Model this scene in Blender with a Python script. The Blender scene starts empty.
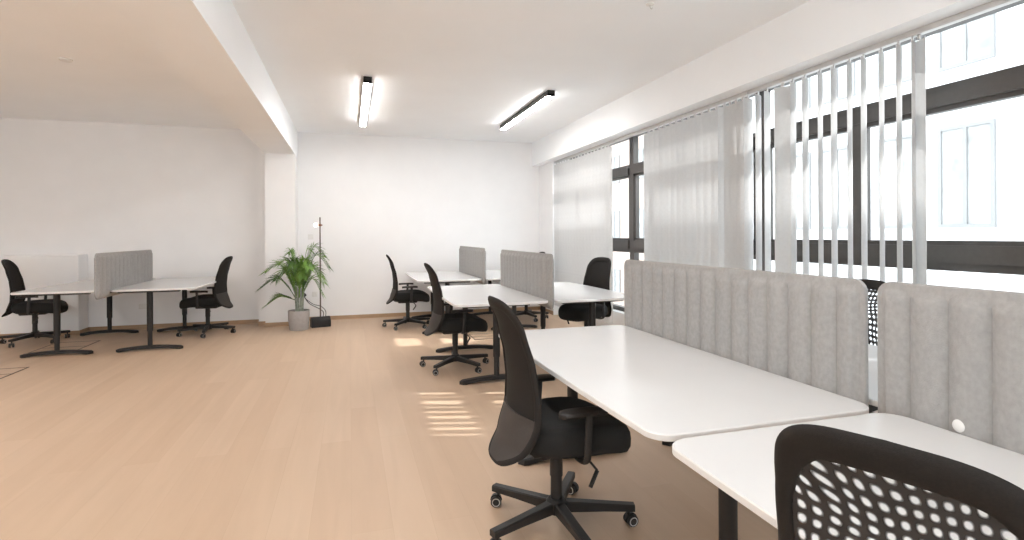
import bpy, bmesh, math, random
from mathutils import Vector, Matrix
random.seed(7)
PI = math.pi
R = math.radians
S = bpy.context.scene
COL = S.collection

# ------------------------------------------------------------------ materials
def new_mat(name):
    m = bpy.data.materials.new(name); m.use_nodes = True
    nt = m.node_tree; nt.nodes.clear()
    out = nt.nodes.new('ShaderNodeOutputMaterial')
    return m, nt, out

def nd(nt, typ, **kw):
    n = nt.nodes.new(typ)
    for k, v in kw.items():
        if k in n.inputs: n.inputs[k].default_value = v
        else: setattr(n, k, v)
    return n

def pbr(name, col, rough=0.5, metal=0.0, spec=0.5, noise=0.0, scale=20.0, bump=0.0, bscale=200.0, stretch=(1, 1, 1)):
    m, nt, out = new_mat(name)
    b = nd(nt, 'ShaderNodeBsdfPrincipled')
    b.inputs['Roughness'].default_value = rough
    b.inputs['Metallic'].default_value = metal
    b.inputs['Specular IOR Level'].default_value = spec
    nt.links.new(b.outputs[0], out.inputs[0])
    tc = nd(nt, 'ShaderNodeTexCoord')
    mp = nd(nt, 'ShaderNodeMapping'); mp.inputs['Scale'].default_value = stretch
    nt.links.new(tc.outputs['Object'], mp.inputs[0])
    n = nd(nt, 'ShaderNodeTexNoise'); n.inputs['Scale'].default_value = scale; n.inputs['Detail'].default_value = 4
    nt.links.new(mp.outputs[0], n.inputs['Vector'])
    r = nd(nt, 'ShaderNodeValToRGB')
    lo = [max(0, c * (1 - noise)) for c in col]; hi = [min(1, c * (1 + noise)) for c in col]
    r.color_ramp.elements[0].position = 0.3; r.color_ramp.elements[1].position = 0.7
    r.color_ramp.elements[0].color = (*lo, 1); r.color_ramp.elements[1].color = (*hi, 1)
    nt.links.new(n.outputs['Fac'], r.inputs[0])
    nt.links.new(r.outputs[0], b.inputs['Base Color'])
    if bump:
        n2 = nd(nt, 'ShaderNodeTexNoise'); n2.inputs['Scale'].default_value = bscale; n2.inputs['Detail'].default_value = 2
        nt.links.new(mp.outputs[0], n2.inputs['Vector'])
        bp = nd(nt, 'ShaderNodeBump'); bp.inputs['Strength'].default_value = bump; bp.inputs['Distance'].default_value = 0.003
        nt.links.new(n2.outputs['Fac'], bp.inputs['Height']); nt.links.new(bp.outputs[0], b.inputs['Normal'])
    return m

M = {}
M['wall'] = pbr('wall_paint', (0.84, 0.835, 0.835), 0.9, noise=0.015, scale=3, bump=0.05, bscale=150)
M['ceiling'] = pbr('ceiling_paint', (0.915, 0.93, 0.945), 0.95, noise=0.01, scale=2)
M['baseboard'] = pbr('baseboard_wood', (0.40, 0.26, 0.155), 0.5, noise=0.15, scale=8, stretch=(1, 1, 8))
M['black_metal'] = pbr('black_powder_coat', (0.018, 0.0155, 0.0145), 0.5, spec=0.35, noise=0.1, scale=60, bump=0.03, bscale=600)
M['chair_plastic'] = pbr('chair_plastic', (0.016, 0.014, 0.0135), 0.45, spec=0.4, noise=0.1, scale=50)
M['seat_fabric'] = pbr('seat_fabric', (0.012, 0.0115, 0.011), 0.95, noise=0.3, scale=300, bump=0.3, bscale=700)
M['back_fabric'] = pbr('back_fabric', (0.014, 0.0115, 0.010), 0.8, spec=0.3, noise=0.2, scale=250, bump=0.2, bscale=600)
M['back_shell'] = pbr('back_shell', (0.036, 0.029, 0.026), 0.6, noise=0.08, scale=80)
M['wheel_ring'] = pbr('wheel_ring', (0.45, 0.43, 0.41), 0.5, noise=0.05)
M['laminate'] = pbr('white_laminate', (0.68, 0.68, 0.68), 0.24, noise=0.01, scale=5)
M['laminate_edge'] = pbr('laminate_edge', (0.70, 0.69, 0.68), 0.5, noise=0.03)
M['felt'] = pbr('grey_felt', (0.33, 0.32, 0.31), 1.0, noise=0.075, scale=60, bump=0.5, bscale=260, stretch=(1, 1, 0.8))
M['alu'] = pbr('rail_aluminium', (0.62, 0.61, 0.6), 0.4, metal=0.3, noise=0.03)
M['frame'] = pbr('window_frame_paint', (0.085, 0.077, 0.072), 0.5, noise=0.06, scale=30)
M['pot'] = pbr('pot_concrete', (0.36, 0.34, 0.33), 0.85, noise=0.06, scale=25, bump=0.1)
M['soil'] = pbr('soil', (0.035, 0.026, 0.02), 1.0, noise=0.5, scale=90, bump=0.8, bscale=120)
M['copper'] = pbr('copper', (0.22, 0.10, 0.06), 0.35, metal=0.7, noise=0.05)
M['pole'] = pbr('lamp_pole_bronze', (0.13, 0.10, 0.085), 0.4, metal=0.4, noise=0.1)
M['white_plastic'] = pbr('white_plastic', (0.76, 0.75, 0.73), 0.45, noise=0.02)
M['stem'] = pbr('palm_stem', (0.30, 0.33, 0.27), 0.6, noise=0.25, scale=30)
M['cord'] = pbr('cord_rubber', (0.03, 0.028, 0.028), 0.6, noise=0.05)
M['brass'] = pbr('hatch_trim_bronze', (0.10, 0.07, 0.05), 0.45, metal=0.3, noise=0.1)
M['facade'] = pbr('facade_render', (0.74, 0.74, 0.74), 0.9, noise=0.04, scale=1.5)
M['facade_pink'] = pbr('facade_pink', (0.46, 0.36, 0.31), 0.9, noise=0.05, scale=1.5)
M['facade_trim'] = pbr('facade_trim', (0.26, 0.26, 0.26), 0.8, noise=0.05)
M['facade_pane'] = pbr('facade_pane', (0.33, 0.33, 0.325), 0.3, noise=0.3, scale=2)
M['asphalt'] = pbr('paving', (0.60, 0.60, 0.60), 0.95, noise=0.15, scale=4)

# leaves: slightly translucent green
m, nt, out = new_mat('palm_leaf'); M['leaf'] = m
tc = nd(nt, 'ShaderNodeTexCoord'); n = nd(nt, 'ShaderNodeTexNoise'); n.inputs['Scale'].default_value = 6
nt.links.new(tc.outputs['Object'], n.inputs['Vector'])
r = nd(nt, 'ShaderNodeValToRGB')
r.color_ramp.elements[0].position = 0.35; r.color_ramp.elements[1].position = 0.68
r.color_ramp.elements[0].color = (0.05, 0.115, 0.03, 1); r.color_ramp.elements[1].color = (0.20, 0.38, 0.06, 1)
nt.links.new(n.outputs['Fac'], r.inputs[0])
oi = nd(nt, 'ShaderNodeObjectInfo'); am = nd(nt, 'ShaderNodeMath', operation='MULTIPLY_ADD'); am.inputs[1].default_value = 0.3; am.inputs[2].default_value = -0.15
a2 = nd(nt, 'ShaderNodeMath', operation='ADD')
nt.links.new(oi.outputs['Random'], am.inputs[0]); nt.links.new(n.outputs['Fac'], a2.inputs[0]); nt.links.new(am.outputs[0], a2.inputs[1]); nt.links.new(a2.outputs[0], r.inputs[0])
b = nd(nt, 'ShaderNodeBsdfPrincipled'); b.inputs['Roughness'].default_value = 0.45
tr = nd(nt, 'ShaderNodeBsdfTranslucent'); mx = nd(nt, 'ShaderNodeMixShader'); mx.inputs[0].default_value = 0.3
nt.links.new(r.outputs[0], b.inputs['Base Color']); nt.links.new(r.outputs[0], tr.inputs['Color'])
nt.links.new(b.outputs[0], mx.inputs[1]); nt.links.new(tr.outputs[0], mx.inputs[2]); nt.links.new(mx.outputs[0], out.inputs[0])

# floor: pale oak boards running towards the far wall
m, nt, out = new_mat('oak_floor'); M['floor'] = m
tc = nd(nt, 'ShaderNodeTexCoord')
mp = nd(nt, 'ShaderNodeMapping'); mp.inputs['Rotation'].default_value = (0, 0, PI / 2)
nt.links.new(tc.outputs['Object'], mp.inputs[0])
br = nd(nt, 'ShaderNodeTexBrick'); br.offset = 0.37; br.squash = 1.0
br.inputs['Color1'].default_value = (0.535, 0.388, 0.273, 1); br.inputs['Color2'].default_value = (0.572, 0.425, 0.305, 1)
br.inputs['Mortar'].default_value = (0.51, 0.37, 0.26, 1)
br.inputs['Scale'].default_value = 1.0; br.inputs['Mortar Size'].default_value = 0.0012
br.inputs['Brick Width'].default_value = 1.9; br.inputs['Row Height'].default_value = 0.19
br.inputs['Bias'].default_value = -0.1
nt.links.new(mp.outputs[0], br.inputs['Vector'])
mp2 = nd(nt, 'ShaderNodeMapping'); mp2.inputs['Scale'].default_value = (6, 0.5, 1)
nt.links.new(tc.outputs['Object'], mp2.inputs[0])
n = nd(nt, 'ShaderNodeTexNoise'); n.inputs['Scale'].default_value = 1.6; n.inputs['Detail'].default_value = 6; n.inputs['Distortion'].default_value = 0.8
nt.links.new(mp2.outputs[0], n.inputs['Vector'])
r = nd(nt, 'ShaderNodeValToRGB')
r.color_ramp.elements[0].position = 0.3; r.color_ramp.elements[1].position = 0.72
r.color_ramp.elements[0].color = (0.955, 0.945, 0.935, 1); r.color_ramp.elements[1].color = (1.03, 1.03, 1.03, 1)
nt.links.new(n.outputs['Fac'], r.inputs[0])
mul = nd(nt, 'ShaderNodeMix', data_type='RGBA', blend_type='MULTIPLY'); mul.inputs[0].default_value = 1.0
nt.links.new(br.outputs['Color'], mul.inputs[6]); nt.links.new(r.outputs[0], mul.inputs[7])
b = nd(nt, 'ShaderNodeBsdfPrincipled'); b.inputs['Roughness'].default_value = 0.5
b.inputs['Specular IOR Level'].default_value = 0.35
nt.links.new(mul.outputs[2], b.inputs['Base Color']); nt.links.new(b.outputs[0], out.inputs[0])

# glass pane: thin, lets daylight straight through
m, nt, out = new_mat('window_glass'); M['glass'] = m
t = nd(nt, 'ShaderNodeBsdfTransparent'); t.inputs[0].default_value = (0.93, 0.95, 0.95, 1)
g = nd(nt, 'ShaderNodeBsdfGlossy'); g.inputs['Roughness'].default_value = 0.02
lw = nd(nt, 'ShaderNodeLayerWeight'); lw.inputs[0].default_value = 0.5
pw = nd(nt, 'ShaderNodeMath', operation='POWER'); pw.inputs[1].default_value = 5.0
f = nd(nt, 'ShaderNodeMath', operation='MULTIPLY_ADD'); f.inputs[1].default_value = 0.6; f.inputs[2].default_value = 0.025
mx = nd(nt, 'ShaderNodeMixShader')
nt.links.new(lw.outputs['Facing'], pw.inputs[0]); nt.links.new(pw.outputs[0], f.inputs[0])
nt.links.new(f.outputs[0], mx.inputs[0]); nt.links.new(t.outputs[0], mx.inputs[1]); nt.links.new(g.outputs[0], mx.inputs[2])
nt.links.new(mx.outputs[0], out.inputs[0])

# blind fabric: sheer, translucent
m, nt, out = new_mat('blind_fabric'); M['blind'] = m
tc = nd(nt, 'ShaderNodeTexCoord'); n = nd(nt, 'ShaderNodeTexNoise'); n.inputs['Scale'].default_value = 40
nt.links.new(tc.outputs['Object'], n.inputs['Vector'])
r = nd(nt, 'ShaderNodeValToRGB'); r.color_ramp.elements[0].color = (0.70, 0.695, 0.69, 1); r.color_ramp.elements[1].color = (0.78, 0.775, 0.77, 1)
nt.links.new(n.outputs['Fac'], r.inputs[0])
d = nd(nt, 'ShaderNodeBsdfDiffuse'); tl = nd(nt, 'ShaderNodeBsdfTranslucent'); tp = nd(nt, 'ShaderNodeBsdfTransparent')
nt.links.new(r.outputs[0], d.inputs[0]); nt.links.new(r.outputs[0], tl.inputs[0])
m1 = nd(nt, 'ShaderNodeMixShader'); m1.inputs[0].default_value = 0.40
m2 = nd(nt, 'ShaderNodeMixShader'); m2.inputs[0].default_value = 0.06
nt.links.new(d.outputs[0], m1.inputs[1]); nt.links.new(tl.outputs[0], m1.inputs[2])
nt.links.new(m1.outputs[0], m2.inputs[1]); nt.links.new(tp.outputs[0], m2.inputs[2]); nt.links.new(m2.outputs[0], out.inputs[0])

# open chair mesh: two crossing knits give rows of soft holes
m, nt, out = new_mat('open_mesh'); M['open_mesh'] = m
tc = nd(nt, 'ShaderNodeTexCoord')
dn = nd(nt, 'ShaderNodeTexNoise'); dn.inputs['Scale'].default_value = 4.5; dn.inputs['Detail'].default_value = 1
nt.links.new(tc.outputs['Object'], dn.inputs['Vector'])
sb = nd(nt, 'ShaderNodeVectorMath', operation='SUBTRACT'); sb.inputs[1].default_value = (0.5, 0.5, 0.5)
nt.links.new(dn.outputs['Color'], sb.inputs[0])
sc_ = nd(nt, 'ShaderNodeVectorMath', operation='SCALE'); sc_.inputs['Scale'].default_value = 0.11
nt.links.new(sb.outputs[0], sc_.inputs[0])
ad = nd(nt, 'ShaderNodeVectorMath', operation='ADD')
nt.links.new(tc.outputs['Object'], ad.inputs[0]); nt.links.new(sc_.outputs[0], ad.inputs[1])
w1 = nd(nt, 'ShaderNodeTexWave', wave_type='BANDS', bands_direction='Z'); w1.inputs['Scale'].default_value = 11
w2 = nd(nt, 'ShaderNodeTexWave', wave_type='BANDS', bands_direction='Y'); w2.inputs['Scale'].default_value = 14
for w in (w1, w2):
    nt.links.new(ad.outputs[0], w.inputs['Vector']); w.inputs['Distortion'].default_value = 0
mu = nd(nt, 'ShaderNodeMath', operation='MULTIPLY')
nt.links.new(w1.outputs['Fac'], mu.inputs[0]); nt.links.new(w2.outputs['Fac'], mu.inputs[1])
r = nd(nt, 'ShaderNodeValToRGB'); r.color_ramp.elements[0].position = 0.06; r.color_ramp.elements[1].position = 0.62
r.color_ramp.elements[1].color = (0.92, 0.92, 0.92, 1)
nt.links.new(mu.outputs[0], r.inputs[0])
b = nd(nt, 'ShaderNodeBsdfPrincipled'); b.inputs['Base Color'].default_value = (0.025, 0.022, 0.021, 1); b.inputs['Roughness'].default_value = 0.8
tp = nd(nt, 'ShaderNodeBsdfTransparent'); mx = nd(nt, 'ShaderNodeMixShader')
nt.links.new(r.outputs[0], mx.inputs[0]); nt.links.new(b.outputs[0], mx.inputs[1]); nt.links.new(tp.outputs[0], mx.inputs[2])
nt.links.new(mx.outputs[0], out.inputs[0])

def emit(name, col, st):
    m, nt, out = new_mat(name)
    e = nd(nt, 'ShaderNodeEmission'); e.inputs[0].default_value = (*col, 1); e.inputs[1].default_value = st
    nt.links.new(e.outputs[0], out.inputs[0]); return m
M['tube_light'] = emit('light_diffuser', (1.0, 0.985, 0.97), 46.0)
M['bulb'] = emit('bulb_glow', (1.0, 0.80, 0.66), 6.0)

# ------------------------------------------------------------------ mesh helpers
class MB:
    def __init__(s): s.bm = bmesh.new(); s.mi = 0
    def _tag(s, faces):
        for f in faces: f.material_index = s.mi
    def box(s, x0, x1, y0, y1, z0, z1, bev=0.0, seg=2):
        t = bmesh.new()
        bmesh.ops.create_cube(t, size=1.0)
        for v in t.verts:
            v.co = Vector(((x0 + x1) / 2 + v.co.x * (x1 - x0), (y0 + y1) / 2 + v.co.y * (y1 - y0), (z0 + z1) / 2 + v.co.z * (z1 - z0)))
        if bev: bmesh.ops.bevel(t, geom=t.edges[:], offset=bev, segments=seg, affect='EDGES', profile=0.5)
        return s.merge(t)
    def merge(s, t, mat=None):
        if mat is not None: bmesh.ops.transform(t, matrix=mat, verts=t.verts)
        vm = {}
        for v in t.verts: vm[v] = s.bm.verts.new(v.co)
        for f in t.faces:
            try:
                g = s.bm.faces.new([vm[v] for v in f.verts]); g.material_index = s.mi
            except ValueError: pass
        t.free(); return s
    def rings(s, rings, closed=False, caps=True):
        rv = [[s.bm.verts.new(p) for p in r] for r in rings]
        n = len(rv[0]); fs = []
        rng = len(rv) if closed else len(rv) - 1
        for i in range(rng):
            a, b = rv[i], rv[(i + 1) % len(rv)]
            for j in range(n):
                k = (j + 1) % n
                fs.append(s.bm.faces.new((a[j], a[k], b[k], b[j])))
        if caps and not closed:
            fs.append(s.bm.faces.new(rv[0][::-1])); fs.append(s.bm.faces.new(rv[-1]))
        s._tag(fs); return s
    def tube(s, pts, rad, seg=10, flat=None):
        pts = [Vector(p) for p in pts]; n = len(pts)
        rads = rad if isinstance(rad, (list, tuple)) else [rad] * n
        rings = []; up = None
        for i, p in enumerate(pts):
            t = (pts[min(i + 1, n - 1)] - pts[max(i - 1, 0)]).normalized()
            if up is None:
                up = Vector((0, 0, 1)) if abs(t.z) < 0.9 else Vector((1, 0, 0))
            a = t.cross(up).normalized(); b = a.cross(t).normalized(); up = b
            fa, fb = flat if flat else (1, 1)
            rings.append([p + a * (math.cos(2 * PI * j / seg) * rads[i] * fa) + b * (math.sin(2 * PI * j / seg) * rads[i] * fb) for j in range(seg)])
        return s.rings(rings)
    def lathe(s, prof, c=(0, 0, 0), seg=24, caps=True):
        c = Vector(c)
        return s.rings([[c + Vector((r * math.cos(2 * PI * j / seg), r * math.sin(2 * PI * j / seg), z)) for j in range(seg)] for r, z in prof], caps=caps)
    def cyl(s, p0, p1, r0, r1=None, seg=16):
        return s.tube([p0, p1], [r0, r1 if r1 is not None else r0], seg)
    def build(s, name, mat, parent=None, smooth=35):
        bmesh.ops.recalc_face_normals(s.bm, faces=s.bm.faces)
        me = bpy.data.meshes.new(name); s.bm.to_mesh(me); s.bm.free()
        for mm in (mat if isinstance(mat, (list, tuple)) else [mat]): me.materials.append(M[mm])
        if smooth:
            me.polygons.foreach_set('use_smooth', [True] * len(me.polygons)); me.set_sharp_from_angle(angle=R(smooth))
        o = bpy.data.objects.new(name, me); COL.objects.link(o)
        if parent: o.parent = parent
        return o

def tag(o, label, cat, group=None):
    o['label'] = label; o['category'] = cat
    if group: o['group'] = group
    return o
def thing(name, label, cat, loc=(0, 0, 0), rz=0.0, group=None):
    o = bpy.data.objects.new(name, None); COL.objects.link(o)
    o.location = loc; o.rotation_euler = (0, 0, rz); o.empty_display_size = 0.2
    return tag(o, label, cat, group)
def struct(name, mb, mat, parent=None, smooth=None):
    o = mb.build(name, mat, parent, smooth)
    if not parent: o['kind'] = 'structure'
    return o
def copy_tree(o, parent=None):
    c = o.copy(); COL.objects.link(c)
    if parent: c.parent = parent
    for ch in list(o.children): copy_tree(ch, c)
    return c
def catmull(pts, n=6):
    out = []
    P = [Vector(p) for p in pts]; P = [P[0]] + P + [P[-1]]
    for i in range(1, len(P) - 2):
        for k in range(n):
            t = k / n
            out.append(0.5 * ((2 * P[i]) + (-P[i - 1] + P[i + 1]) * t + (2 * P[i - 1] - 5 * P[i] + 4 * P[i + 1] - P[i + 2]) * t * t + (-P[i - 1] + 3 * P[i] - 3 * P[i + 1] + P[i + 2]) * t ** 3))
    out.append(P[-2]); return out
def lerp_tab(tab, x):
    if x <= tab[0][0]: return tab[0][1]
    for (a, va), (b, vb) in zip(tab, tab[1:]):
        if x <= b:
            t = (x - a) / (b - a); t = t * t * (3 - 2 * t) * 0.5 + t * 0.5
            return va + (vb - va) * t
    return tab[-1][1]

# ------------------------------------------------------------------ room shell
YF, YB, XL, XR, ZC = 9.4, -3.6, -6.5, 3.7, 3.1
struct('floor', MB().box(XL - 0.2, 3.9, YB - 0.2, YF + 0.2, -0.25, 0), 'floor')
struct('ceiling', MB().box(XL - 0.2, 3.9, YB - 0.2, YF + 0.2, ZC, ZC + 0.25), 'ceiling')
struct('wall_far', MB().box(XL - 0.2, 3.9, YF, YF + 0.2, 0, ZC), 'wall')
struct('wall_left', MB().box(XL - 0.2, XL, YB, YF, 0, ZC), 'wall')
w = MB()   # rear wall, behind the camera, with two wide openings added for fill daylight
w.box(XL, 3.9, YB - 0.2, YB, 0, 0.5).box(XL, 3.9, YB - 0.2, YB, 2.75, ZC)
for x0, x1 in ((XL, -5.8), (-1.6, -1.0), (3.2, 3.9)): w.box(x0, x1, YB - 0.2, YB, 0.5, 2.75)
struct('wall_rear', w, 'wall')
# right wall: low sill wall, head beam, corner pier
HEAD = 2.78; SILL = 0.30
w = MB(); w.box(3.6, 3.9, YB, 8.7, 0, SILL); w.box(3.62, 3.9, YB, 8.7, HEAD, ZC)
struct('wall_right', w, 'wall')
struct('trim_pier', MB().box(3.38, 3.9, 8.7, YF, 0, ZC), 'wall')
struct('trim_soffit', MB().box(3.24, 3.5, YB, YF, 2.672, ZC), 'ceiling')
# ceiling beam, column and the narrow pilaster behind it
struct('trim_beam', MB().box(-1.25, -0.815, YB, YF, 2.672, ZC), 'ceiling')
struct('trim_column', MB().box(-1.25, -0.815, 8.97, YF, 0, 2.672), 'wall')
struct('trim_pilaster', MB().box(-1.37, -1.25, 9.15, YF, 0, ZC), 'wall')
struct('trim_ledge', MB().box(XL, -3.71, 9.1, YF, 0, 1.14, 0.01), 'wall')
bb = MB(); H_ = 0.062
bb.box(-0.815, 3.38, YF - 0.014, YF, 0, H_); bb.box(-3.71, -1.37, YF - 0.014, YF, 0, H_)
bb.box(-1.25, -0.801, 8.956, 8.97, 0, H_); bb.box(-0.815, -0.801, 8.97, YF - 0.014, 0, H_)
bb.box(-1.37, -1.25, 9.136, 9.15, 0, H_); bb.box(-1.384, -1.37, 9.136, YF - 0.014, 0, H_); bb.box(-1.264, -1.25, 8.956, 9.136, 0, H_)
bb.box(XL, -3.696, 9.086, 9.1, 0, H_); bb.box(-3.71, -3.696, 9.1, YF - 0.014, 0, H_)
struct('baseboard_far', bb, 'baseboard')
bb = MB(); bb.box(XL, XL + 0.014, YB, 9.086, 0, H_); struct('baseboard_left', bb, 'baseboard')
bb = MB(); bb.box(3.366, 3.38, 8.7, YF - 0.014, 0, H_); struct('baseboard_right', bb, 'baseboard')

# windows of the right wall: bays between main mullions
T0, T1, B0, B1 = 2.215, 2.355, 1.145, 1.31
main = [8.7, 6.55, 4.15, 1.75, -0.65, -3.05]
for i in range(5):
    ya, yb = main[i], main[i + 1]          # far, near
    w = MB(); fx0, fx1 = 3.70, 3.78
    far_w = 0.05
    w.box(fx0, fx1, ya - 0.055 if i else ya - 0.06, ya + (0.055 if i else 0), SILL, HEAD)
    if i == 4: w.box(fx0, fx1, yb - 0.06, yb + 0.05, SILL, HEAD)
    y0, y1 = yb + (0.055 if i < 4 else 0.05), ya - 0.055
    w.box(fx0 - 0.03, fx1, y0, y1, T0, T1 - 0.05); w.box(fx0, fx1, y0, y1, T1 - 0.05, T1)      # upper transom, stepped
    w.box(fx0 - 0.03, fx1, y0, y1, B0 + 0.05, B1); w.box(fx0, fx1, y0, y1, B0, B0 + 0.05)      # lower rail
    w.box(fx0, fx1, y0, y1, HEAD - 0.05, HEAD); w.box(fx0, fx1, y0, y1, SILL, SILL + 0.06)
    ym = ya - 1.02
    wo = struct('window_%d' % (i + 1), w, 'frame')
    sa = MB()
    sa.box(fx0 - 0.02, fx1 - 0.01, ym - 0.045, ym + 0.045, B1, T0)
    for a, c in ((y0, ym - 0.045), (ym + 0.045, y1)):
        sa.box(fx0 + 0.01, fx1 - 0.015, a, c, T0 - 0.03, T0); sa.box(fx0 + 0.01, fx1 - 0.015, a, c, B1, B1 + 0.03)
    sa.box(fx0 + 0.01, fx1 - 0.015, y1 - 0.04, y1, B1, T0); sa.box(fx0 + 0.01, fx1 - 0.015, y0, y0 + 0.04, B1, T0)
    sa.build('sash', 'frame', wo, None)
    for z0, z1 in ((T1, HEAD - 0.05), (B1, T0), (SILL + 0.06, B0)):
        MB().box(3.742, 3.748, y0, y1, z0, z1).build('pane', 'glass', wo, None)
w = MB()
w.box(3.62, 3.9, YB, -3.11, SILL, HEAD); struct('trim_corner', w, 'wall')
# rear windows: unseen, added to let in fill daylight
for i, (x0, x1) in enumerate(((-5.8, -1.6), (-1.0, 3.2))):
    w = MB()
    w.box(x0, x1, YB - 0.12, YB - 0.05, 0.5, 0.56).box(x0, x1, YB - 0.12, YB - 0.05, 2.69, 2.75)
    for k in range(4):
        xx = x0 + (x1 - x0 - 0.06) * k / 3; w.box(xx, xx + 0.06, YB - 0.12, YB - 0.05, 0.56, 2.69)
    wo = struct('window_%d' % (6 + i), w, 'frame')
    MB().box(x0 + 0.05, x1 - 0.05, YB - 0.09, YB - 0.084, 0.56, 2.69).build('pane', 'glass', wo, None)

# ------------------------------------------------------------------ vertical blinds
sl = MB(); W = 0.127
# local: slat spans local Y, faint curve in X, top at z=0, hangs to -2.44
n = 6
front = [(0.011 * (1 - (2 * j / n - 1) ** 2), -W / 2 + W * j / n) for j in range(n + 1)]
ring = [(x, y) for x, y in front] + [(x - 0.0012, y) for x, y in front[::-1]]
sl.rings([[Vector((x, y, z)) for x, y in ring] for z in (-2.44, -1.6, -0.8, -0.02, 0.0)])
slat_me = sl.build('slat', 'blind').data
bpy.data.objects.remove(bpy.data.objects['slat'])
def blind(label, y_far, y_near, slats):
    b = thing('vertical_blind', label, 'blind', (3.43, (y_far + y_near) / 2, 2.672), 0, 'vertical blinds along the window wall')
    cy = (y_far + y_near) / 2
    rl = MB(); rl.box(-0.025, 0.025, y_near - cy, y_far - cy, -0.036, -0.0005, 0.003, 1)
    rl.build('headrail', 'alu', b)
    for k, (y, ang) in enumerate(slats):
        o = bpy.data.objects.new('slat', slat_me); COL.objects.link(o); o.parent = b
        o.location = (0, y - cy, -0.066); o.rotation_euler = (0, 0, -R(ang))
        h = MB(); h.box(-0.006, 0.006, -0.012, 0.012, 0.0, 0.031, 0.002, 1)
        c = h.build('hanger', 'alu', o)
    return b
rnd = random.Random(3)
blind('closed sheer vertical blind at the far end beside the white corner pier', 8.695, 6.58,
      [(8.635 - 0.114 * k, -28 + rnd.uniform(-5, 5)) for k in range(18)])
blind('closed vertical blind of overlapping white slats in the middle of the window wall', 6.57, 3.97,
      [(5.66 - 0.113 * k, -33 + rnd.uniform(-9, 9)) for k in range(12)] + [(4.30, -60), (4.22, -30), (4.14, -14), (4.05, -22), (3.985, 78)])
blind('vertical blind with slats turned open and added unseen closed ones, nearest the camera on the window wall', 3.96, -0.6,
      [(3.86, 64), (3.755, 64), (3.585, -40), (3.475, 64), (3.355, 66), (3.215, 62), (3.095, 66), (2.965, 63), (2.855, 66), (2.725, 64), (2.605, 66), (2.515, 60), (2.475, 24)] + [(1.65 - 0.113 * k, -16) for k in range(9)])  # last run: unseen closed slats added to block a sun sliver on the desk

# ------------------------------------------------------------------ ceiling lights and small ceiling fittings
def bar_light(label, x, y0, y1):
    t = thing('ceiling_light', label, 'ceiling light', (x, (y0 + y1) / 2, ZC), 0, 'black linear ceiling lights')
    L = (y1 - y0) / 2
    h = MB(); h.box(-0.045, 0.045, -L, L, -0.066, -0.0005, 0.003, 1)
    for e in (-1, 1): h.box(-0.045, 0.045, e * L - (0.02 if e > 0 else 0), e * L + (0.02 if e < 0 else 0), -0.072, -0.04, 0.003, 1)
    h.build('housing', 'black_metal', t)
    d = MB(); d.box(-0.042, 0.042, -L + 0.02, L - 0.02, -0.075, -0.0665, 0.003, 2); d.build('diffuser', 'tube_light', t)
bar_light('black linear ceiling light nearest the beam, seen end on', 0.19, 5.93, 8.3)
bar_light('black linear ceiling light running beside the window soffit', 2.28, 5.9, 8.0)
bar_light('added unseen fill light overhead left of the beam', -3.4, 2.1, 4.6)  # added out of view to brighten the left bay
bar_light('added unseen fill light behind the camera, left of the beam', -3.3, -3.2, -0.7)  # unseen extra bar, added as fill from behind
bar_light('added unseen fill light overhead by the left wall', -5.2, 3.0, 5.5)  # added fill light for the left side, never in frame
bar_light('added unseen fill light overhead on the beam side, nearer the camera', 0.19, 0.3, 2.8)  # added overhead fill, outside the view
t = thing('ceiling_hook', 'tiny grey hook on a white cap in the ceiling near the window side', 'ceiling hook', (2.14, 3.5, ZC))
MB().lathe([(0.03, -0.0005), (0.03, -0.006), (0.012, -0.01)]).build('cap', 'white_plastic', t)
MB().tube(catmull([(0, 0, -0.008), (0, 0, -0.025), (0.012, 0, -0.035), (0.018, 0, -0.025)], 4), 0.0035, 6).build('hook', 'alu', t)
t = thing('smoke_detector', 'small flat white detector disc on the ceiling left of the beam', 'smoke detector', (-2.6, 6.15, ZC))
MB().lathe([(0.055, -0.0005), (0.055, -0.012), (0.04, -0.02), (0.02, -0.022)]).build('body', 'white_plastic', t)

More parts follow.
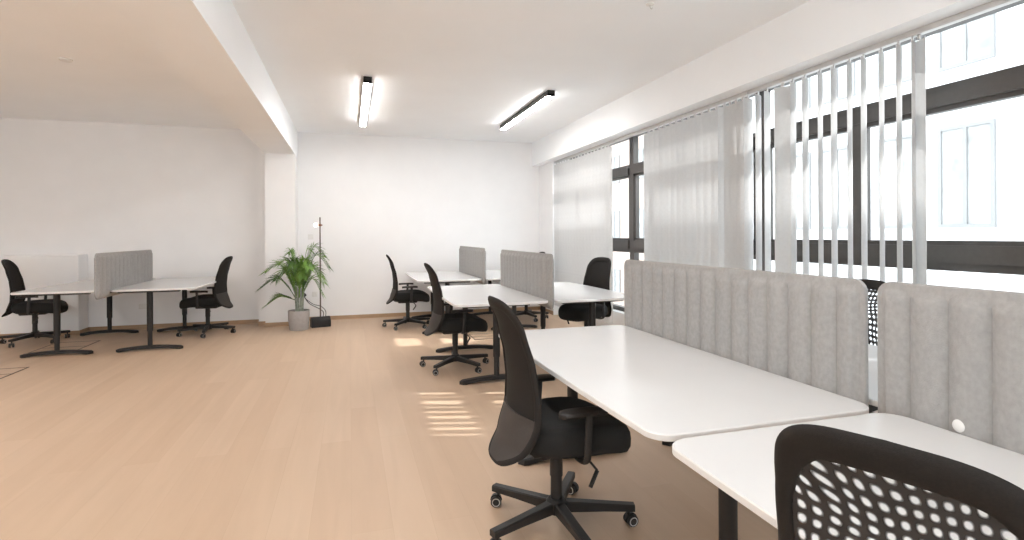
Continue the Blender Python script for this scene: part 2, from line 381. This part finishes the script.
# ------------------------------------------------------------------ desks
DZ = 0.77; DW = 0.905; DL = 1.88
def outline(w, l, r, bulge, n=10):
    pts = []
    def corner(cx, cy, a0):
        for k in range(n + 1):
            a = a0 + PI / 2 * k / n; pts.append((cx + r * math.cos(a), cy + r * math.sin(a)))
    hw, hl = w / 2, l / 2
    corner(hw - r, hl - r, 0)
    corner(-hw + r, hl - r, PI / 2)
    for k in range(1, 12):           # front edge (-X) with a soft bow
        t = k / 12; pts.append((-hw - bulge * math.sin(PI * t), (hl - r) * (1 - 2 * t)))
    corner(-hw + r, -hl + r, PI)
    corner(hw - r, -hl + r, 1.5 * PI)
    return pts
def make_desk(label, x, y, side, px, group):
    """side=+1: user sits on -X; x,y = centre of the top; px = x of the legs"""
    d = thing('desk', label, 'desk', (x, y, 0), 0 if side > 0 else PI, group)
    lx = (px - x) * side
    o = outline(DW, DL, 0.08, 0.012)
    top = MB()
    def ring(sc, z): return [Vector((a - sc * (a / (DW / 2)), b - sc * (b / (DL / 2)), z)) for a, b in o]
    top.rings([ring(0.004, DZ - 0.024), ring(0.0, DZ - 0.021), ring(0.0, DZ - 0.004), ring(0.003, DZ)], caps=False)
    vs = sorted(top.bm.verts, key=lambda v: v.co.z)
    eb = top.build('edge_band', 'laminate_edge', None)
    ex = MB(); ex.rings([ring(0.005, DZ - 0.022), ring(0.0032, DZ - 0.0002)])
    tp = ex.build('desktop', 'laminate', d)
    eb.parent = tp
    for yy in (-DL / 2 + 0.22, DL / 2 - 0.22):
        lg = MB()
        lg.lathe([(0.026, 0.05), (0.026, 0.24)], (lx, yy, 0), 20)
        lg.lathe([(0.033, 0.235), (0.033, DZ - 0.055)], (lx, yy, 0), 20)
        l = lg.build('leg', 'black_metal', d)
        br = MB(); br.box(lx - 0.33, lx + 0.33, yy - 0.03, yy + 0.03, DZ - 0.058, DZ - 0.0245, 0.004, 1)
        br.build('bracket', 'black_metal', l)
        ft = MB()
        rr = []
        for k in range(25):
            s = -1 + 2 * k / 24; xx = lx + 0.36 * s
            h = 0.062 - 0.028 * abs(s) ** 1.6; lo = 0.022 * max(0, 1 - (abs(s) / 0.82) ** 4)
            e = max(0, (abs(s) - 0.90) / 0.10); hwid = 0.036 * math.sqrt(max(0.0, 1 - e * e)) + 0.003
            hwid *= (1.0 - 0.12 * (1 - abs(s)))
            if e > 0.6: h -= 0.006 * (e - 0.6) / 0.4
            rr.append([Vector((xx, yy + a * hwid, lo + b * (h - lo))) for a, b in ((-1, 0.0), (-1, 0.75), (-0.75, 1), (0.75, 1), (1, 0.75), (1, 0))])
        ft.rings(rr); ft.build('foot', 'black_metal', l)
    rl = MB()
    for xx in (lx - 0.17, lx + 0.17): rl.box(xx - 0.02, xx + 0.02, -DL / 2 + 0.25, DL / 2 - 0.25, DZ - 0.052, DZ - 0.0245, 0.003, 1)
    rl.build('rail', 'black_metal', d)
    return d
DG = 'white office desks with black T legs'
make_desk('white desk at the right beside the grey screen, with a clear top and black chair', 1.345, 2.38, 1, 1.33, DG)
make_desk('white desk closest to the camera, its corner behind the mesh chair back', 1.345, 0.47, 1, 1.33, DG)
make_desk('white desk on the window side of the longest grey screen, mostly hidden behind it', 2.315, 2.38, -1, 2.33, DG)
make_desk('white desk in the middle row, left of its grey screen', 1.345, 5.64, 1, 1.33, DG)
make_desk('white sunlit desk in the middle row, window side of its grey screen', 2.315, 5.64, -1, 2.33, DG)
make_desk('white desk in the far row against the back wall, left of its grey screen', 1.345, 8.32, 1, 1.33, DG)
make_desk('white desk in the far row, window side, partly hidden by screens', 2.315, 8.32, -1, 2.33, DG)
make_desk('white desk left of the column, right of its grey screen', -2.265, 8.31, -1, -2.36, DG)
make_desk('white desk at the far left of the photo, left of its grey screen', -3.225, 8.31, 1, -3.31, DG)

# ------------------------------------------------------------------ acoustic screens
def make_screen(label, x, y0, y1, knob=False):
    z0, z1 = 0.685, (1.219 if y1 < 4 else 1.21)
    L = y1 - y0; cy = (y0 + y1) / 2
    s = thing('desk_screen', label, 'desk screen', (x, cy, z0), 0, 'ribbed grey felt desk screens')
    nr = 15; per = 12; ny = nr * per; r = 0.055
    ys = []
    for k in range(ny + 1): ys.append(-L / 2 + L * k / ny)
    ys = sorted(set([round(v, 5) for v in ys] + [round(e * (L / 2 - r * (1 - math.cos(a))), 5) for e in (-1, 1) for a in (0, .3, .6, .9, 1.2, 1.5)]))
    zz = [0, .01, .03, .06, .1, .2, .3, .4, .5, .6, .7, .8, .86, .89, .915, .94, .96, .98, .993, 1]
    H = z1 - z0
    mb = MB()
    def inset(y):
        d = L / 2 - abs(y)
        return 0 if d >= r else r - math.sqrt(max(0, r * r - (r - d) ** 2))
    rings = []
    for y in ys:
        ins = inset(y); a, b = ins, H - ins
        col_f, col_b = [], []
        for q in zz:
            z = a + (b - a) * q
            dt = min(H - z, (L / 2 - abs(y)) * 1.2, z + 0.02)
            m_ = min(1, max(0, (dt - 0.024) / 0.036)); m_ = m_ * m_ * (3 - 2 * m_)
            ph = (y + L / 2) / L * nr
            bul = abs(math.sin(PI * ph)) ** 0.7
            edge = min(1.0, min(H - z + 1e-4, L / 2 - abs(y) + 1e-4, z + 1e-4) / 0.008)
            h = 0.005 + 0.004 * math.sqrt(max(0, 1 - (1 - edge) ** 2)) + 0.0222 * m_ * bul
            col_f.append(Vector((-h, y, z))); col_b.append(Vector((h, y, z)))
        rings.append(col_f + col_b[::-1])
    mb.rings(rings)
    mb.build('felt_panel', 'felt', s, 60)
    for yy in (-L / 2 + 0.33, L / 2 - 0.33):
        c = MB(); c.box(-0.034, 0.034, yy - 0.03, yy + 0.03, 0.046, 0.0613, 0.003, 1)
        c.build('clamp', 'black_metal', s)
    if knob:
        k = MB(); t = bmesh.new(); bmesh.ops.create_uvsphere(t, u_segments=16, v_segments=10, radius=0.02)
        k.merge(t, Matrix.Translation((-0.028, L / 2 - 0.285, 0.107)) @ Matrix.Diagonal((0.4, 1, 1, 1)))
        k.build('button', 'white_plastic', s)
    return s
make_screen('ribbed grey felt screen along the right desk, longest in the photo', 1.83, 1.515, 3.335)
make_screen('ribbed grey felt screen cut off at the right, with a small white button', 1.83, -0.35, 1.47, True)
make_screen('ribbed grey felt screen in the middle row of desks', 1.83, 4.72, 6.50)
make_screen('ribbed grey felt screen in the far row near the back wall', 1.83, 7.38, 9.15)
make_screen('ribbed grey felt screen between the two desks on the left', -2.745, 7.12, 8.90)

# ------------------------------------------------------------------ swivel chair
OUT = [(0.36, 0.0), (0.362, 0.06), (0.375, 0.115), (0.41, 0.172), (0.47, 0.215), (0.55, 0.232), (0.65, 0.226), (0.80, 0.207), (0.95, 0.192),
       (1.01, 0.184), (1.055, 0.166), (1.088, 0.132), (1.105, 0.08), (1.11, 0.0)]
PROF = [(0.36, -0.315), (0.45, -0.255), (0.58, -0.218), (0.70, -0.213), (0.82, -0.224), (0.96, -0.258), (1.11, -0.312)]
half = catmull([(y, z, 0) for z, y in OUT], 5)            # (y, z)
def bx(y, z): return lerp_tab(PROF, z) + 0.9 * y * y
def make_chair():
    root = thing('office_chair', 'chair', 'chair')
    # base
    b = MB(); b.lathe([(0.045, 0.072), (0.05, 0.085), (0.05, 0.125), (0.036, 0.14)], seg=20)
    for k in range(5):
        a = 2 * PI * k / 5
        t = bmesh.new()
        prof = [(0.03, 0.026, 0.078, 0.128), (0.22, 0.023, 0.078, 0.114), (0.372, 0.021, 0.074, 0.104)]
        vs = []
        for x, hw, z0, z1 in prof:
            vs.append([t.verts.new((x, s * q, z)) for s, q, z in ((-1, hw, z0), (1, hw, z0), (1, hw, z1 - 0.006), (1, hw * 0.75, z1), (-1, hw * 0.75, z1), (-1, hw, z1 - 0.006))])
        for i in range(2):
            for j in range(6): t.faces.new((vs[i][j], vs[i][(j + 1) % 6], vs[i + 1][(j + 1) % 6], vs[i + 1][j]))
        t.faces.new(vs[0][::-1]); t.faces.new(vs[2])
        b.merge(t, Matrix.Rotation(a, 4, 'Z'))
    base = b.build('star_base', 'chair_plastic', root)
    cm = MB()
    cm.cyl((0, 0, 0.03), (0, 0, 0.078), 0.008, seg=10)
    for s in (-1, 1):
        cm.mi = 0
        t = bmesh.new(); bmesh.ops.create_cone(t, cap_ends=True, segments=20, radius1=0.0275, radius2=0.0275, depth=0.02)
        bmesh.ops.bevel(t, geom=[e for e in t.edges if abs(e.verts[0].co.z - e.verts[1].co.z) < 1e-5], offset=0.003, segments=2, affect='EDGES')
        cm.merge(t, Matrix.Translation((0.012, s * 0.017, 0.0275)) @ Matrix.Rotation(PI / 2, 4, 'X'))
        cm.mi = 1
        cm.rings([[Vector((0.012 + rr * math.cos(2 * PI * j / 18), s * yy, 0.0275 + rr * math.sin(2 * PI * j / 18))) for j in range(18)] for rr, yy in ((0.021, 0.0265), (0.021, 0.0282), (0.0165, 0.0282), (0.0165, 0.0265))], caps=False)
    cm.mi = 0
    cm.rings([[Vector((x, y, z)) for x, z in [(0.012 + 0.03 * math.cos(a), 0.03 + 0.03 * math.sin(a)) for a in [PI * q / 8 for q in range(9)]]] for y in (-0.007, 0.007)])
    c0 = cm.build('caster', ['chair_plastic', 'wheel_ring'], base)
    for k in range(5):
        c = c0 if k == 0 else c0.copy()
        if k: COL.objects.link(c); c.parent = base
        a = 2 * PI * k / 5
        c.location = (0.345 * math.cos(a), 0.345 * math.sin(a), 0); c.rotation_euler = (0, 0, a + (0.6, -0.9, 1.4, 0.3, -1.9)[k])
    g = MB(); g.lathe([(0.028, 0.13), (0.027, 0.26), (0.023, 0.262)], seg=20); g.lathe([(0.016, 0.25), (0.016, 0.37)], seg=16)
    g.lathe([(0.031, 0.245), (0.031, 0.36), (0.034, 0.372)], seg=20)
    g.build('gas_lift', 'chair_plastic', root)
    mch = MB(); mch.box(-0.15, 0.14, -0.085, 0.085, 0.368, 0.425, 0.018, 3)
    mch.tube(catmull([(-0.08, 0, 0.395), (-0.18, 0, 0.40), (-0.222, 0, 0.44), (-0.212, 0, 0.50)], 5), 0.022, 10, (1.8, 0.7))
    mec = mch.build('seat_mechanism', 'chair_plastic', root)
    lv = MB(); lv.tube([(0.06, -0.07, 0.39), (0.07, -0.20, 0.385), (0.10, -0.225, 0.345)], 0.0055, 8)
    lv.tube([(0.10, -0.225, 0.345), (0.055, -0.245, 0.285)], 0.011, 8, (1.0, 0.6))
    lv.build('lever', 'chair_plastic', mec)
    # seat
    st = MB(); rings = []
    for sc, z in ((0.60, 0.412), (0.84, 0.414), (0.95, 0.426), (0.992, 0.45), (1.0, 0.475), (0.985, 0.502), (0.94, 0.521), (0.84, 0.529), (0.6, 0.527), (0.3, 0.523), (0.05, 0.522)):
        ring = []; z = 0.47 + (z - 0.47) * 1.12
        for j in range(48):
            a = 2 * PI * j / 48
            ca, sa = math.cos(a), math.sin(a); e = 2 / 3.4
            x = 0.272 * math.copysign(abs(ca) ** e, ca); y = 0.257 * math.copysign(abs(sa) ** e, sa)
            if x < 0: y *= 1 - 0.10 * (-x / 0.25)
            x, y = x * sc + 0.055, y * sc
            zz = z - (0.034 * max(0, (x - 0.10) / 0.19) ** 2) + 0.012 * (y / 0.248) ** 2 * (1 if z > 0.47 else 0)
            ring.append(Vector((x, y, zz)))
        rings.append(ring)
    st.rings(rings); st.build('seat', 'seat_fabric', root, 60)
    # arms
    for s in (-1, 1):
        ar = MB()
        ar.tube(catmull([(0.02, s * 0.10, 0.405), (0.02, s * 0.21, 0.402), (0.02, s * 0.268, 0.41), (0.022, s * 0.288, 0.44), (0.025, s * 0.29, 0.52), (0.03, s * 0.29, 0.60), (0.03, s * 0.29, 0.622)], 6), 0.014, 10, (1.25, 0.8))
        arm = ar.build('armrest', 'chair_plastic', root)
        pd = MB(); pr = []
        for k in range(13):
            q = -1 + 2 * k / 12; xx = 0.005 + 0.115 * q
            hw = 0.042 * (max(0.0, 1 - abs(q) ** 5)) ** 0.5 + 0.004; dr = -0.01 * max(0, abs(q) - 0.6)
            pr.append([Vector((xx, s * 0.285 + hw * math.cos(2 * PI * j / 14), 0.632 + dr + 0.0145 * math.copysign(abs(math.sin(2 * PI * j / 14)) ** 0.7, math.sin(2 * PI * j / 14)))) for j in range(14)])
        pd.rings(pr); pd.build('arm_pad', 'chair_plastic', arm)
    # backrest: frame ring + infill + lower shell
    loop = [(p.x, p.y) for p in half] + [(-p.x, p.y) for p in half[-2:0:-1]]
    zc = 0.72
    N = len(loop); cen = []
    for i in range(N):
        y0, z0 = loop[i - 1]; y1, z1 = loop[(i + 1) % N]
        ty, tz = y1 - y0, z1 - z0; ln = math.hypot(ty, tz)
        ny_, nz_ = -tz / ln, ty / ln           # inward for ccw loop
        y, z = loop[i]
        if (ny_ * (0 - y) + nz_ * (zc - z)) < 0: ny_, nz_ = -ny_, -nz_
        cen.append((y, z, ny_, nz_))
    def fw(z): return 0.017 + 0.012 * max(0, min(1, (z - 0.95) / 0.1))
    fr = MB(); rings = []
    for y, z, ny_, nz_ in cen:
        w_ = fw(z); ring = []
        for j in range(12):
            a = 2 * PI * j / 12
            oy, oz = y + ny_ * w_ * (1 - math.cos(a)), z + nz_ * w_ * (1 - math.cos(a))
            ring.append(Vector((bx(oy, oz) + 0.012 * math.sin(a), oy, oz)))
        rings.append(ring)
    fr.rings(rings, closed=True)
    back = fr.build('backrest', 'back_fabric', root, 60)
    hz = [(z, y) for y, z in [(p.x, p.y) for p in half]]
    def hw_at(z):
        for (za, ya), (zb, yb) in zip(hz, hz[1:]):
            if za <= z <= zb and zb > za: return ya + (yb - ya) * (z - za) / (zb - za)
        return 0.0
    def panel(za, zb, nz, dish, name, mat, th=0.006):
        p = MB(); rings = []
        for i in range(nz + 1):
            z = za + (zb - za) * i / nz; h = max(0.02, hw_at(z) - 0.015)
            f_, b_ = [], []
            for j in range(13):
                y = h * (-1 + 2 * j / 12); x = bx(y, z) - dish * (1 - (y / h) ** 2)
                f_.append(Vector((x + th / 2, y, z))); b_.append(Vector((x - th / 2, y, z)))
            rings.append(f_ + b_[::-1])
        p.rings(rings); return p.build(name, mat, back, 60)
    panel(0.575, 1.085, 24, 0.004, 'back_mesh', 'back_fabric', 0.002)
    panel(0.378, 0.585, 12, 0.006, 'lumbar_shell', 'back_shell', 0.016)
    return root
proto = make_chair()
CG = 'black office swivel chairs'
chairs = [
    ('black swivel chair at the right desk, largest chair shown with its star base', 0.937, 2.385, 2, 128, 0),
    ('black mesh-backed swivel chair cut off at the lower right corner of the photo', 0.984, 0.658, 20.5, 30, 1),
    ('black swivel chair behind the gap between the two right-hand screens, only its top showing', 2.72, 2.46, 186, 20, 1),
    ('black swivel chair at the middle row desk, left of its screen, on the wooden floor', 1.055, 5.57, 3, 155, 0),
    ('black swivel chair at the sunlit middle row desk on the window side', 2.75, 5.97, 204, 10, 0),
    ('black swivel chair at the far row desk by the back wall, left side', 0.84, 8.30, 0, 164, 0),
    ('black swivel chair in the far row, window side, mostly hidden behind the middle screen', 2.80, 8.45, 184, 60, 0),
    ('black swivel chair on the right of the left desk pair, near the column', -1.96, 8.62, 172, 203, 0),
    ('black swivel chair at the left edge of the photo, before the low white wall ledge', -4.02, 8.66, 8, 255, 0),
]
for i, (lab, x, y, rz, ba, open_) in enumerate(chairs):
    c = proto if i == 0 else copy_tree(proto)
    c.location = (x, y, 0); c.rotation_euler = (0, 0, R(rz)); tag(c, lab, 'chair', CG)
    for ch in c.children:
        if ch.name.startswith('star_base'): ch.rotation_euler = (0, 0, R(ba - rz))
        if open_ and ch.name.startswith('backrest'):
            for g in ch.children:
                if g.name.startswith('back_mesh'):
                    g.material_slots[0].link = 'OBJECT'; g.material_slots[0].material = M['open_mesh']

# ------------------------------------------------------------------ palm
pl = thing('potted_palm', 'green areca palm in a grey round pot beside the white column', 'plant', (-0.735, 8.55, 0))
p = MB(); p.lathe([(0.125, 0.0), (0.13, 0.004), (0.146, 0.14), (0.148, 0.145), (0.152, 0.285), (0.150, 0.29), (0.140, 0.29), (0.138, 0.255), (0.02, 0.255)], seg=40)
pot = p.build('pot', 'pot', pl)
p = MB(); p.lathe([(0.138, 0.245), (0.137, 0.262), (0.06, 0.272), (0.005, 0.27)], seg=30); p.build('soil', 'soil', pot)
st = MB(); rp = random.Random(11)
for k in range(11):
    a = 2 * PI * k / 11; q = 0.035 + 0.03 * rp.random()
    x, y = q * math.cos(a), q * math.sin(a)
    st.tube(catmull([(x, y, 0.255), (x * 1.1, y * 1.1, 0.40), (x * 1.35, y * 1.35, 0.58 + 0.08 * rp.random())], 4), [0.0105] * 4 + [0.009] * 4 + [0.006], 7)
st.build('stem', 'stem', pl)
def frond(az, reach, rise, droop, z0, seed):
    rq = random.Random(seed); m = MB()
    d = Vector((math.cos(az), math.sin(az), 0)); side = Vector((-d.y, d.x, 0))
    b0 = d * 0.04
    pts = catmull([b0 + Vector((0, 0, z0)), b0 + d * reach * 0.22 + Vector((0, 0, z0 + rise * 0.55)), b0 + d * reach * 0.55 + Vector((0, 0, z0 + rise * 0.98)), b0 + d * reach + Vector((0, 0, z0 + rise - droop))], 7)
    n = len(pts)
    m.tube(pts, [0.0065 - 0.005 * i / (n - 1) for i in range(n)], 5)
    for i in range(4, n):
        for h in (0, 0.5):
            if i == n - 1 and h: continue
            P = pts[i] if not h else pts[i].lerp(pts[i + 1], h)
            t = (pts[min(i + 1, n - 1)] - pts[i - 1]).normalized()
            f = (i + h) / (n - 1); ln = (0.13 + reach * 0.30) * (1 - 0.55 * abs(f - 0.45) * 1.6) * rq.uniform(0.85, 1.1)
            for s in (-1, 1):
                out_ = (side * s * 0.70 + t * 1.0 + Vector((0, 0, 0.22))).normalized()
                p1 = P + out_ * ln * 0.5; p2 = P + out_ * ln * 0.92 + Vector((0, 0, -ln * (0.10 + 0.2 * rq.random())))
                wv = t.cross(out_).cross(out_).normalized() * 0.0046
                dp = Vector((0, 0, -0.004))
                rings = []
                for q, wd in ((P, 0.35), (P.lerp(p1, 0.5) + Vector((0, 0, 0.006)), 1.0), (p1, 0.85), (p2, 0.06)):
                    rings.append([q - wv * wd, q + dp * wd, q + wv * wd, q + dp * wd * 0.75])
                m.rings(rings)
    m.build('frond', 'leaf', pl, 50)
specs = [(-0.25, .40, .62, .20, .50), (0.55, .36, .74, .16, .50), (1.3, .26, .50, .16, .50), (2.2, .30, .52, .18, .50), (2.85, .44, .50, .12, .48), (3.3, .47, .32, .14, .46),
         (3.9, .34, .44, .16, .48), (4.5, .26, .54, .12, .50), (5.2, .32, .56, .14, .50), (5.75, .38, .44, .22, .48), (2.5, .14, .66, .03, .50), (0.1, .14, .70, .04, .50),
         (3.15, .40, .06, .12, .44), (4.9, .10, .52, .03, .48), (0.9, .44, .46, .20, .48), (6.1, .30, .30, .24, .46), (5.0, .22, .40, .10, .48), (3.6, .24, .56, .06, .48)]
for i, (az, rc, ri, dr, z0) in enumerate(specs): frond(az, rc, ri, dr, z0, i)

# ------------------------------------------------------------------ floor lamp
fl = thing('floor_lamp', 'slim dark floor lamp with a black block base and tiny lit bulb, by the palm', 'lamp', (-0.44, 8.72, 0), 0.25)
p = MB()
t = bmesh.new()
ring = [(-0.075, 0.0), (0.075, 0.0), (0.075, 0.07)] + [(0.075 * math.cos(a), 0.07 + 0.085 * math.sin(a)) for a in [PI * k / 10 for k in range(1, 10)]] + [(-0.075, 0.07)]
p.rings([[Vector((x, y * s, 0.002 + z * s)) for y, z in ring] for x, s in ((-0.14, 0.96), (-0.136, 1), (0.136, 1), (0.14, 0.96))])
p.build('base', 'black_metal', fl, 40)
p = MB(); p.cyl((0, 0, 0.12), (0, 0, 1.68), 0.011, 0.010, 12); pole = p.build('pole', 'pole', fl)
p = MB(); p.cyl((-0.03, 0, 1.56), (0.035, 0, 1.56), 0.009, seg=12); p.box(-0.02, 0.02, -0.018, 0.018, 1.545, 1.575, 0.004, 1)
p.build('clamp', 'copper', fl)
p = MB(); t = bmesh.new(); bmesh.ops.create_uvsphere(t, u_segments=20, v_segments=14, radius=0.03)
p.merge(t, Matrix.Translation((-0.062, 0, 1.56))); p.build('bulb', 'bulb', fl)
p = MB()
p.tube(catmull([(0.05, 0.06, 0.14), (0.07, 0.12, 0.20), (0.04, 0.25, 0.24), (-0.06, 0.50, 0.30), (-0.11, 0.62, 0.38), (-0.12, 0.645, 0.42)], 6), 0.006, 6)
p.tube(catmull([(0.085, 0.05, 0.13), (0.10, 0.11, 0.22), (0.06, 0.25, 0.28), (-0.02, 0.45, 0.30), (-0.10, 0.60, 0.37), (-0.12, 0.645, 0.42)], 6), 0.005, 6)
cord = p.build('cord', 'cord', fl)
p = MB(); p.tube([(-0.12, 0.60, 0.435), (-0.12, 0.672, 0.435)], [0.024, 0.03], 14); p.build('plug', 'cord', cord)

def plate(name, label, x, y, z, w_, h_, cat):
    t = thing(name, label, cat, (x, y, z))
    MB().box(-w_ / 2, w_ / 2, -0.011, -0.0005, -h_ / 2, h_ / 2, 0.003, 2).build('cover_plate', 'white_plastic', t)
    q = MB()
    for k in range(max(1, round(w_ / 0.08))):
        cx = -w_ / 2 + 0.04 + 0.075 * k
        if 'switch' in name: q.box(cx - 0.03, cx + 0.03, -0.015, -0.010, -0.032, 0.032, 0.002, 1)
        else: q.rings([[Vector((cx + rr * math.cos(2 * PI * j / 18), yy, rr * math.sin(2 * PI * j / 18))) for j in range(18)] for rr, yy in ((0.027, -0.010), (0.027, -0.013), (0.021, -0.013), (0.020, -0.0112))])
    q.build('rocker' if 'switch' in name else 'socket', 'white_plastic', t)
plate('light_switch', 'white light switch plate on the wall above the palm', -0.62, YF, 1.38, 0.085, 0.085, 'light switch')
plate('wall_outlet', 'white double outlet low on the wall under the left desk', -2.99, YF, 0.34, 0.155, 0.08, 'outlet')
plate('wall_outlet', 'white outlet behind the plug of the floor lamp', -0.56, YF, 0.435, 0.085, 0.085, 'outlet')

# floor hatches
def hatch(label, x0, x1, y0, y1, yb):
    t = thing('floor_hatch', label, 'floor hatch', ((x0 + x1) / 2, (y0 + y1) / 2, 0), 0, 'cable hatches in the floor')
    ox, oy = (x0 + x1) / 2, (y0 + y1) / 2
    q = MB(); e = 0.014
    for a in ((x0, x1, y0, y0 + e), (x0, x1, y1 - e, y1), (x0, x0 + e, y0, y1), (x1 - e, x1, y0, y1), (x0, x1, yb, yb + e)):
        q.box(a[0] - ox, a[1] - ox, a[2] - oy, a[3] - oy, 0.0004, 0.004)
    q.build('trim_frame', 'brass', t, None)
    l = MB(); l.box(x0 + e - ox, x1 - e - ox, y0 + e - oy, yb - oy, 0.0003, 0.002); l.box(x0 + e - ox, x1 - e - ox, yb + e - oy, y1 - e - oy, 0.0003, 0.002)
    l.build('lid', 'floor', t, None)
hatch('floor hatch outline at the very left edge of the floor', -3.85, -3.30, 6.38, 7.0, 6.70)
hatch('floor hatch outline under the leftmost desk', -3.72, -3.22, 7.86, 8.5, 8.12)
hatch('floor hatch outline under the middle row desk', 1.58, 2.0, 6.96, 7.36, 7.14)

# ------------------------------------------------------------------ outside
g = MB(); g.box(3.95, 60, -30, 80, -4.3, -4.0); o = struct('ground', g, 'asphalt')
def building(label, x0, x1, y0, y1, z1, mat, wins):
    b = thing('building', label, 'building', ((x0 + x1) / 2, (y0 + y1) / 2, -4))
    ox, oy, oz = b.location
    q = MB(); q.box(x0 - ox, x1 - ox, y0 - oy, y1 - oy, 0, z1 + 4); q.box(x0 - 0.15 - ox, x1 - ox, y0 - oy, y1 - oy, z1 + 4, z1 + 4.25)
    q.build('wall', mat, b, None)
    for ya, yb, za, zb in wins:
        f = MB(); e = 0.07
        for a in ((ya, ya + e, za, zb), (yb - e, yb, za, zb), (ya + e, yb - e, za, za + e), (ya + e, yb - e, zb - e, zb), ((ya + yb) / 2 - e / 2, (ya + yb) / 2 + e / 2, za + e, zb - e)):
            f.box(x0 - 0.06 - ox, x0 + 0.02 - ox, a[0] - oy, a[1] - oy, a[2] - oz, a[3] - oz)
        wo = f.build('window', 'facade_trim', b, None)
        p = MB(); p.box(x0 - 0.03 - ox, x0 - 0.005 - ox, ya + e - oy, yb - e - oy, za + e - oz, zb - e - oz); p.build('pane', 'facade_pane', wo, None)
    return b
wins = [(y, y + 1.05, z, z + 2.1) for y in (4.2, 5.55, 7.2, 8.55, 10.2, 11.55) for z in (1.5, 4.8)]
building('pale rendered building with framed windows across the street, right of the photo', 12, 20, -10, 14.2, 8.3, 'facade', wins)
wins = [(y, y + 1.2, z, z + 1.5) for y in (17, 20, 23, 26, 29) for z in (-2, 1.2, 4.2)]
building('pinkish building seen through the bare glass past the far blind', 14, 24, 15.5, 34, 7.3, 'facade_pink', wins)

# ------------------------------------------------------------------ light
sun = bpy.data.lights.new('sun', 'SUN'); sun.energy = 6.0; sun.angle = R(0.6); sun.color = (1.0, 0.97, 0.96)
so = bpy.data.objects.new('sun', sun); COL.objects.link(so)
so.rotation_euler = Vector((-1.2, 0.342, -1)).to_track_quat('-Z', 'Y').to_euler(); so.location = (20, -6, 16)
wd = bpy.data.worlds.new('sky'); S.world = wd; wd.use_nodes = True
bg = wd.node_tree.nodes['Background']; bg.inputs[0].default_value = (0.90, 0.95, 1.0, 1); bg.inputs[1].default_value = 4.0

# ------------------------------------------------------------------ camera
F = 535.0
cam = bpy.data.cameras.new('camera'); co = bpy.data.objects.new('camera', cam); COL.objects.link(co)
psi = math.atan((512 - 350) / F)
cam.sensor_fit = 'HORIZONTAL'; cam.sensor_width = 36; cam.lens = F / 1024 * 36
cam.shift_y = -(270 - 235.2) / 1024
cam.clip_start = 0.05; cam.clip_end = 200
co.location = (0, 0, 1.39)
rot = Matrix.Rotation(-psi, 3, 'Z') @ Matrix.Rotation(PI / 2, 3, 'X') @ Matrix.Rotation(-R(0.3), 3, 'Z')
co.rotation_euler = rot.to_euler()
S.camera = co
S.view_settings.view_transform = 'Standard'; S.view_settings.look = 'None'; S.view_settings.gamma = 1.0
S.view_settings.use_curve_mapping = False
S.view_settings.exposure = 0.42
cy = S.cycles
cy.use_denoising = True; cy.max_bounces = 12; cy.diffuse_bounces = 8; cy.transparent_max_bounces = 24
cy.sample_clamp_indirect = 6.0; cy.caustics_reflective = False; cy.caustics_refractive = False
